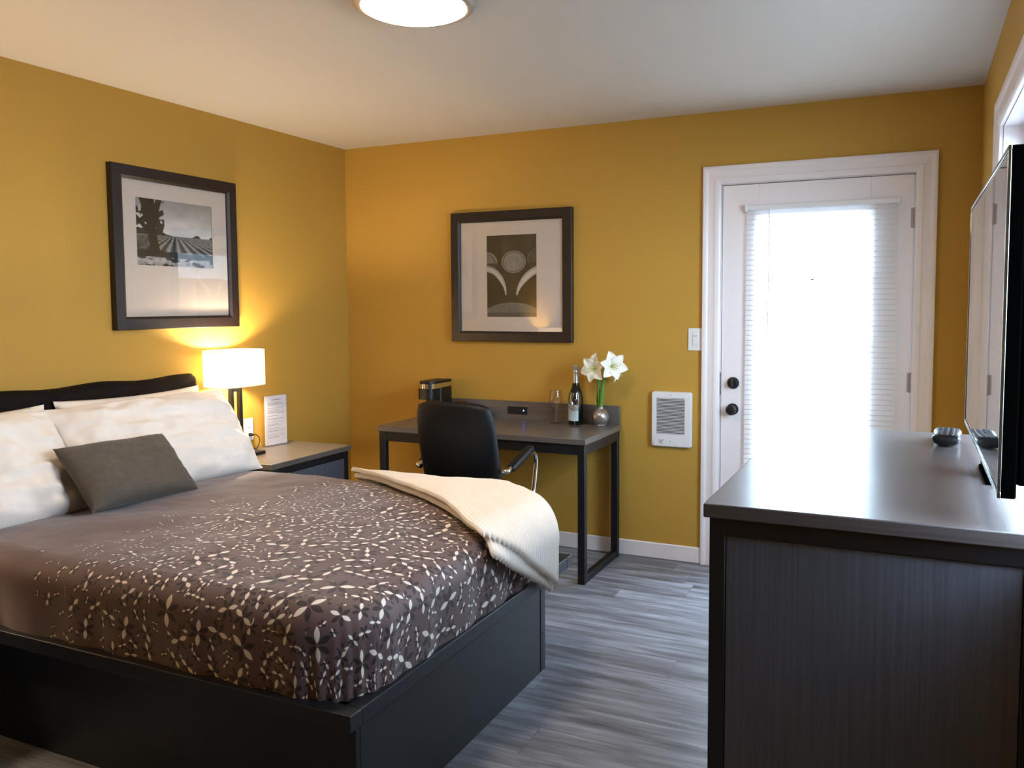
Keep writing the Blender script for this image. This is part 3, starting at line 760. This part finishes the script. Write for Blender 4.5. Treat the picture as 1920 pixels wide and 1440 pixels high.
MB().tube(s1, [.0125]*9+[.011, .010, .0095, .009, .0085, .008], 16).build('stem', 'leafgreen', fl)
MB().tube(s2, [.008]*15, 12).build('stem', 'leafgreen', fl)
b = MB()
for sgn, tip in ((-1, (1.782, -.108, ZT+.19)), (1, (1.79, -.09, ZT+.215))):
    cpts = curve((1.795, -.095, ZT+.08), (1.782, -.1, ZT+.13), tip)
    b.grid(12, 2, lambda s_, t, cpts=cpts: cpts[min(14, int(s_*14))]+Vector(((t-.5)*.018*math.sin(PI*min(1, s_*.85+.15)), .003*abs(t-.5), 0)))
b.build('leaf', 'darkgreen', fl, solid=.0015)
def bloom(c, d, rad, seed):
    c = Vector(c); d = Vector(d).normalized(); q = d.to_track_quat('Z', 'Y').to_matrix()
    pb = MB()
    for k in range(6):
        a0 = 2*PI*k/6+seed; Rz = Matrix.Rotation(a0, 3, 'Z'); outer = k % 2
        L = rad*(1.08 if outer else 1.0); Wd = rad*(.44 if outer else .40)
        def P(s_, t, L=L, Wd=Wd, Rz=Rz, outer=outer, k=k):
            w = Wd*math.sin(PI*min(1, s_*.96+.04)**.8)**.8*(2*t-1)
            r = .006+L*(.25*s_+.75*s_**1.5)*.95; z = L*(.95*s_-.62*s_**2.6)*(.9+.1*math.sin(k*3+seed))
            z += .12*L*abs(2*t-1)**2*s_+.02*L*math.sin(8*s_+k); z -= .004*outer
            return c+q @ (Rz @ Vector((r, w, z)))
        pb.grid(14, 8, P)
    o = pb.build('bloom', 'petal', fl, solid=.0012, angle=80)
    tb = MB()
    for k in range(6):
        a = 2*PI*k/6+.4+seed; tip = Vector((.017*math.cos(a), .017*math.sin(a)-.006, .062))
        tb.tube([c, c+q @ (tip*.5), c+q @ tip], [.002, .0012, .0016], 6)
    tb.tube([c, c+q @ Vector((0, 0, .02))], [.010, .004], 10)
    tb.build('stamens', 'petal_throat', o)
    MB().tube([c-d*.05, c-d*.02, c], [.006, .0075, .012], 12).build('flower_tube', 'leafgreen', fl)
bloom((1.790, -.15, ZT+.325), (-.25, -.95, .02), .078, .3)
bloom((1.880, -.14, ZT+.338), (.62, -.76, .12), .078, .8)
bloom((1.862, -.085, ZT+.305), (.75, .15, -.1), .06, .1)
b = MB(); b.tube([s1[-1], (1.838, -.13, ZT+.31)], [.010, .012], 12); b.tube([(1.838, -.13, ZT+.31), (1.83, -.13, ZT+.322)], [.007]*2, 8); b.tube([(1.838, -.13, ZT+.31), (1.852, -.128, ZT+.315)], [.007]*2, 8); b.build('stem_joint', 'leafgreen', fl)

# coffee maker behind the chair
e = empty('coffee_maker', (.765, -.2, ZT), 'black single cup coffee maker with a chrome band at the left end of the desk', 'coffee maker')
def rrect(x0, y0, x1, y1, r, n=6, rf=None):
    pts = []; rf = rf if rf is not None else r
    for cx, cy, a0, rr in ((x1-rf, y0+rf, -90, rf), (x1-r, y1-r, 0, r), (x0+r, y1-r, 90, r), (x0+rf, y0+rf, 180, rf)):
        for k in range(n+1): a = R(a0+90*k/n); pts.append((cx+rr*math.cos(a), cy+rr*math.sin(a)))
    return pts
MB().prism(rrect(.712, -.27, .818, -.06, .02), 'z', ZT+.001, ZT+.03).build('drip_base', 'black_plastic', e, bevel=.003)
MB().prism(rrect(.708, -.20, .822, -.06, .02), 'z', ZT+.03, ZT+.19).build('water_tank', 'black_plastic', e, bevel=.003)
MB().prism(rrect(.712, -.30, .818, -.20, .02, rf=.04), 'z', ZT+.12, ZT+.185).build('brew_head', 'black_plastic', e, bevel=.003)
MB().prism(rrect(.708, -.30, .822, -.055, .02, rf=.06, n=10), 'z', ZT+.185, ZT+.213).build('chrome_band', 'chrome', e, bevel=.003)
MB().prism(rrect(.710, -.298, .820, -.057, .02, rf=.06, n=10), 'z', ZT+.213, ZT+.228).build('lid', 'black_plastic', e, bevel=.006, seg=3)
MB().tube([(.765, -.238, ZT+.03), (.765, -.238, ZT+.034)], .028, 24).build('drip_tray', 'chrome', e)
# cup and packet caddy beside it
e = empty('lidded_cup', (.915, -.12, ZT), 'brown lidded cup on the desk just showing above the chair back', 'cup')
MB().lathe([(0, 0), (.027, 0), (.036, .09), (0, .09)], (.915, -.12, ZT), 28).build('cup_body', 'packet', e)
MB().lathe([(.0, .104), (.028, .104), (.033, .098), (.038, .094), (.038, .089), (0, .089)], (.915, -.12, ZT), 28).build('lid', 'cup_brown', e)
e = empty('packet_caddy', (1.06, -.10, ZT), 'small black caddy of cream packets on the desk just right of the chair back', 'caddy')
b = MB(); b.box((1.005, -.135, ZT+.001), (1.10, -.06, ZT+.004))
for a, c2 in (((1.005, -.135, ZT), (1.10, -.131, ZT+.03)), ((1.005, -.064, ZT), (1.10, -.06, ZT+.03)), ((1.005, -.135, ZT), (1.009, -.06, ZT+.03)), ((1.096, -.135, ZT), (1.10, -.06, ZT+.03))): b.box(a, c2)
b.build('tray', 'black_plastic', e, bevel=.001)
for k in range(5):
    M_ = Matrix.Translation((1.028+.0125*k, -.097, ZT+.03)) @ Matrix.Rotation(R(-25+9*k), 4, 'Y')
    MB().box((-.0018, -.028, -.024), (.0018, .028, .026), M=M_).build('packet', 'packet', e, bevel=.001)

# ------------------------------------------------------------ office chair
ch = empty('office_chair', (1.455, -.93, 0), 'black leather office chair with chrome arms pushed up to the desk', 'chair', rz=R(2), local=True)
def cush(w, d, t, fn, nu=30, nv=36, quilt=0):
    """superelliptic pad; fn maps (a, c, h) -> point"""
    mb = MB()
    def P(u, v, sg):
        a, c = 2*u-1, 2*v-1; th = t/2*((1-abs(a)**6)*(1-abs(c)**6))**.5
        sq = 1-.10*(abs(a)*abs(c))**3
        return fn(a*w/2*sq, c*d/2*sq, sg*th)
    mb.grid(nu, nv, lambda u, v: P(u, v, 1)); mb.grid(nu, nv, lambda u, v: P(u, v, -1)); return mb
cush(.47, .46, .075, lambda a, c, h: Vector((a, c+.02, .47+h+.015*(c/.23)**3*(-1)))).build('seat', 'leather', ch, weld=True, angle=70)
def backf(a, c, h):     # c: -.27..+.27 vertical
    zz = .735+c; q = (zz-.47)
    return Vector((a, -.12-q*.20-.03*math.sin(q*4)+.03*(a/.21)**2-h, zz))
cush(.415, .50, .07, backf, 34, 40).build('backrest', 'leather', ch, weld=True, angle=70)
for s_ in (-1, 1):
    x = s_*.237
    pts = [(s_*.215, -.155, .655), (x, -.145, .66), (x, -.11, .665), (x, .12, .70), (x, .165, .70), (x, .19, .68), (x, .20, .64), (x, .185, .58), (x, .16, .50), (x, .14, .465), (s_*.20, .12, .445), (s_*.10, .08, .43)]
    sm = []
    for i in range(len(pts)-1):
        p0, p1, p2, p3 = [Vector(pts[max(0, min(len(pts)-1, i+k))]) for k in (-1, 0, 1, 2)]
        for q in range(6):
            t = q/6; sm.append(.5*((2*p1)+(p2-p0)*t+(2*p0-5*p1+4*p2-p3)*t*t+(3*p1-p0-3*p2+p3)*t**3))
    sm.append(Vector(pts[-1]))
    arm = MB().tube(sm, .0115, 14).build('armrest', 'chrome', ch, angle=60)
    def pad(a, c, h, x=x): return Vector((x+a, c+.01, .690+.035*(c/.14)+h+.004))
    cush(.045, .27, .035, pad, 12, 24).build('arm_pad', 'leather', arm, weld=True, angle=70)
b = MB(); b.box((-.10, -.12, .405), (.10, .12, .43)); b.build('seat_mechanism', 'black_metal', ch, bevel=.004)
b = MB(); b.box((-.03, -.19, .41), (.03, -.1, .43)); b.tube([(0, -.17, .42), (0, -.20, .47), (0, -.235, .60)], .016, 12); b.build('back_support', 'chrome', ch)
b = MB(); b.tube([(0, 0, .09), (0, 0, .25)], .028, 20); b.tube([(0, 0, .25), (0, 0, .405)], .017, 20); b.build('gas_lift', 'chrome', ch)
for k in range(5):
    a = 2*PI*k/5+.3; dx, dy = math.cos(a), math.sin(a)
    lg = MB().tube([(0, 0, .10), (dx*.12, dy*.12, .095), (dx*.28, dy*.28, .072)], [.022, .018, .012], 12).build('base_leg', 'chrome', ch)
    cb = MB(); px, py = dx*.28, dy*.28
    for s_ in (-1, 1):
        ox, oy = -dy*.014*s_, dx*.014*s_
        cb.tube([(px+ox*.4, py+oy*.4, .026), (px+ox*1.6, py+oy*1.6, .026)], .0255, 18)
    cb.tube([(px, py, .03), (px, py, .075)], .006, 10); cb.build('caster', 'black_plastic', lg)

# ------------------------------------------------------------ wall heater, switch
e = empty('wall_heater', (2.186, 0, .79), 'white louvred electric wall heater mounted low between the desk and the door', 'heater')
hx0, hx1, hz0, hz1 = 2.073, 2.298, .640, .946
def rz_(x0, z0, x1, z1, r): return rrect(x0, z0, x1, z1, r)
b = MB()
gx0, gx1, gz0, gz1 = 2.101, 2.262, .712, .912
for a, c2 in (((hx0+.004, -.026, hz0+.004), (gx0, -.001, hz1-.004)), ((gx1, -.026, hz0+.004), (hx1-.004, -.001, hz1-.004)), ((gx0, -.026, hz0+.004), (gx1, -.001, gz0)), ((gx0, -.026, gz1), (gx1, -.001, hz1-.004))): b.box(a, c2)
outer = rz_(hx0, hz0, hx1, hz1, .014); inner = rz_(gx0, gz0, gx1, gz1, .002)
n = len(outer); vs = []
for ring, y in ((outer, -.001), (outer, -.022), (rz_(hx0+.006, hz0+.006, hx1-.006, hz1-.006, .010), -.030), (inner, -.030), (inner, -.01)):
    vs += [(x, y, z) for x, z in ring]
b = MB(); b.add(vs, [(i*n+k, i*n+(k+1) % n, (i+1)*n+(k+1) % n, (i+1)*n+k) for i in range(4) for k in range(n)])
b.build('cover', 'white_plastic', e, angle=50)
box((gx0-.004, -.008, gz0-.004), (gx1+.004, -.002, gz1+.004)).build('interior', 'dark_slot', e, smooth=False)
b = MB(); nl = 25
for k in range(nl):
    z = gz0+(gz1-gz0)*(k+.5)/nl
    b.box((gx0, -.0285, z-.0016), (gx1, -.024, z+.0016))
b.build('louvre_grille', 'white_plastic', e, smooth=False)
kn = lat('thermostat_dial', [(0, 0), (.015, 0), (.0145, .006), (0, .007)], (2.138, -.030, .676), 'white_plastic', e)
M_ = Matrix.Translation((2.138, -.0375, .676)) @ Matrix.Rotation(R(-35), 4, 'Y')
MB().box((-.011, -.001, -.0012), (.011, .001, .0012), M=M_).build('dial_mark', 'dark_slot', kn, smooth=False)
lat('screw', [(0, 0), (.003, 0), (.002, .0015), (0, .002)], (2.182, -.030, .928), 'hinge', e, n=12)
lat('screw', [(0, 0), (.003, 0), (.002, .0015), (0, .002)], (2.182, -.030, .672), 'hinge', e, n=12)
e = empty('light_switch', (2.312, 0, 1.236), 'white light switch plate on the mustard wall beside the door casing', 'light switch')
box((2.272, -.007, 1.175), (2.351, -.001, 1.297)).build('cover_plate', 'white_plastic', e, bevel=.002)
rk = box((2.297, -.0105, 1.203), (2.327, -.006, 1.269)).build('rocker', 'white_plastic', e, bevel=.0012)
box((2.300, -.0112, 1.2535), (2.324, -.0104, 1.2555)).build('rocker_line', 'dark_slot', rk, smooth=False)

# ------------------------------------------------------------ dresser
dr = empty('dresser', (3.31, -1.94, 0), 'charcoal dresser with dark frame and glossy top under the television', 'dresser')
dx0, dx1, dya, dyb, dz = 2.975, 3.638, -2.60, -1.285, .975
box((dx0-.012, dya-.012, dz-.032), (dx1, dyb+.012, dz)).build('top', 'dresser_top', dr, bevel=.003)
b = MB()
for x in (dx0, dx1-.042):
    for y in (dya, dyb-.04): b.box((x, y, 0), (x+.036, y+.04, dz-.032))
for y in (dya, dyb-.04): b.box((dx0+.036, y, dz-.072), (dx1-.042, y+.04, dz-.032)); b.box((dx0+.036, y, .0), (dx1-.042, y+.04, .06))
for x in (dx0, dx1-.042): b.box((x, dya+.04, dz-.072), (x+.036, dyb-.04, dz-.032)); b.box((x, dya+.04, 0), (x+.036, dyb-.04, .06))
b.build('frame', 'black_metal', dr, bevel=.002)
for y in (dya+.006, dyb-.02): box((dx0+.038, y, .06), (dx1-.044, y+.014, dz-.074)).build('end_panel', 'panel', dr, smooth=False)
nd = 3; zz0, zz1 = .065, dz-.077
for r_i in range(nd):
    for c_i in range(2):
        ya = dya+.045+c_i*(dyb-dya-.09)/2+.003; yb = dya+.045+(c_i+1)*(dyb-dya-.09)/2-.003
        za = zz0+r_i*(zz1-zz0)/nd+.003; zb_ = zz0+(r_i+1)*(zz1-zz0)/nd-.003
        d_ = box((dx0+.006, ya, za), (dx0+.024, yb, zb_)).build('drawer', 'panel', dr, bevel=.002)
        box((dx0-.012, (ya+yb)/2-.07, zb_-.035), (dx0+.006, (ya+yb)/2+.07, zb_-.022)).build('handle', 'black_metal', d_, bevel=.002)
# television
tv = empty('television', (3.58, -2.02, dz), 'large flat screen television standing on the dresser at the right edge', 'television', local=True)
tw, tz0, tz1 = 1.15, .062, .752
x = -.035
box((x+.003, -tw/2, tz0), (x+.032, tw/2, tz1)).build('casing', 'tv_black', tv, bevel=.004)
box((x+.030, -tw/2+.03, tz0+.02), (x+.064, tw/2-.03, tz1-.05)).build('rear_housing', 'tv_black', tv, bevel=.012)
box((x+.001, -tw/2+.012, tz0+.016), (x+.0035, tw/2-.012, tz1-.012)).build('screen', 'screen', tv, smooth=False)
b = MB()
b.box((x-.001, -tw/2, tz0), (x+.006, tw/2, tz0+.014)); b.box((x-.001, -tw/2, tz1-.010), (x+.006, tw/2, tz1))
b.box((x-.001, -tw/2, tz0+.014), (x+.006, -tw/2+.006, tz1-.01)); b.box((x-.001, tw/2-.006, tz0+.014), (x+.006, tw/2, tz1-.01))
b.build('bezel', 'bezel', tv, bevel=.0015)
b = MB(); b.box((x+.012, -.13, 0), (x+.06, .13, .008)); b.box((x+.012, -.05, .008), (x+.03, .05, tz0+.02)); b.build('stand', 'tv_black', tv, bevel=.004)
# remote control
rm = empty('remote_control', (3.492, -1.50, dz), 'black remote control with raised buttons lying on the dresser beside the television', 'remote', rz=R(-4), local=True)
def rmf(u, v, sg):
    a, c2 = 2*u-1, 2*v-1
    wd = .040*(1-.12*math.cos(c2*PI*1.0))*(1-.25*abs(c2)**6)
    rr = (1-abs(a)**4)**.5*(1-abs(c2)**12)**.5
    return Vector((wd*a, .10*c2, .024+(.012 if sg > 0 else -.0235)*rr+.006*c2*c2))
b = MB(); b.grid(20, 40, lambda u, v: rmf(u, v, 1)); b.grid(20, 40, lambda u, v: rmf(u, v, -1)); b.build('body', 'black_plastic', rm, weld=True, angle=60)
for j in range(9):
    for i in range(3):
        y = -.082+j*.019; z = rmf(.5+(i-1)*.26, (y/.10+1)/2, 1).z
        MB().tube([((i-1)*.0165, y, z-.002), ((i-1)*.0165, y, z+.0022)], .0055, 10).build('button', 'button', rm)

# ------------------------------------------------------------ ceiling light
cl = empty('ceiling_light', (1.845, -2.035, H), 'lit round flush ceiling light with a pale metal rim above the bed', 'ceiling light')
cc = (1.845, -2.035, H)
MB().lathe([(0, -.001), (.203, -.001), (.206, -.008), (.200, -.020), (.186, -.027), (.176, -.026), (.174, -.010), (0, -.010)], cc, 72).build('rim', 'rim', cl, angle=40)
MB().lathe([(.174, -.020), (.166, -.031), (.14, -.040), (.10, -.047), (.05, -.051), (0, -.052)], cc, 64).build('diffuser', 'dome', cl)
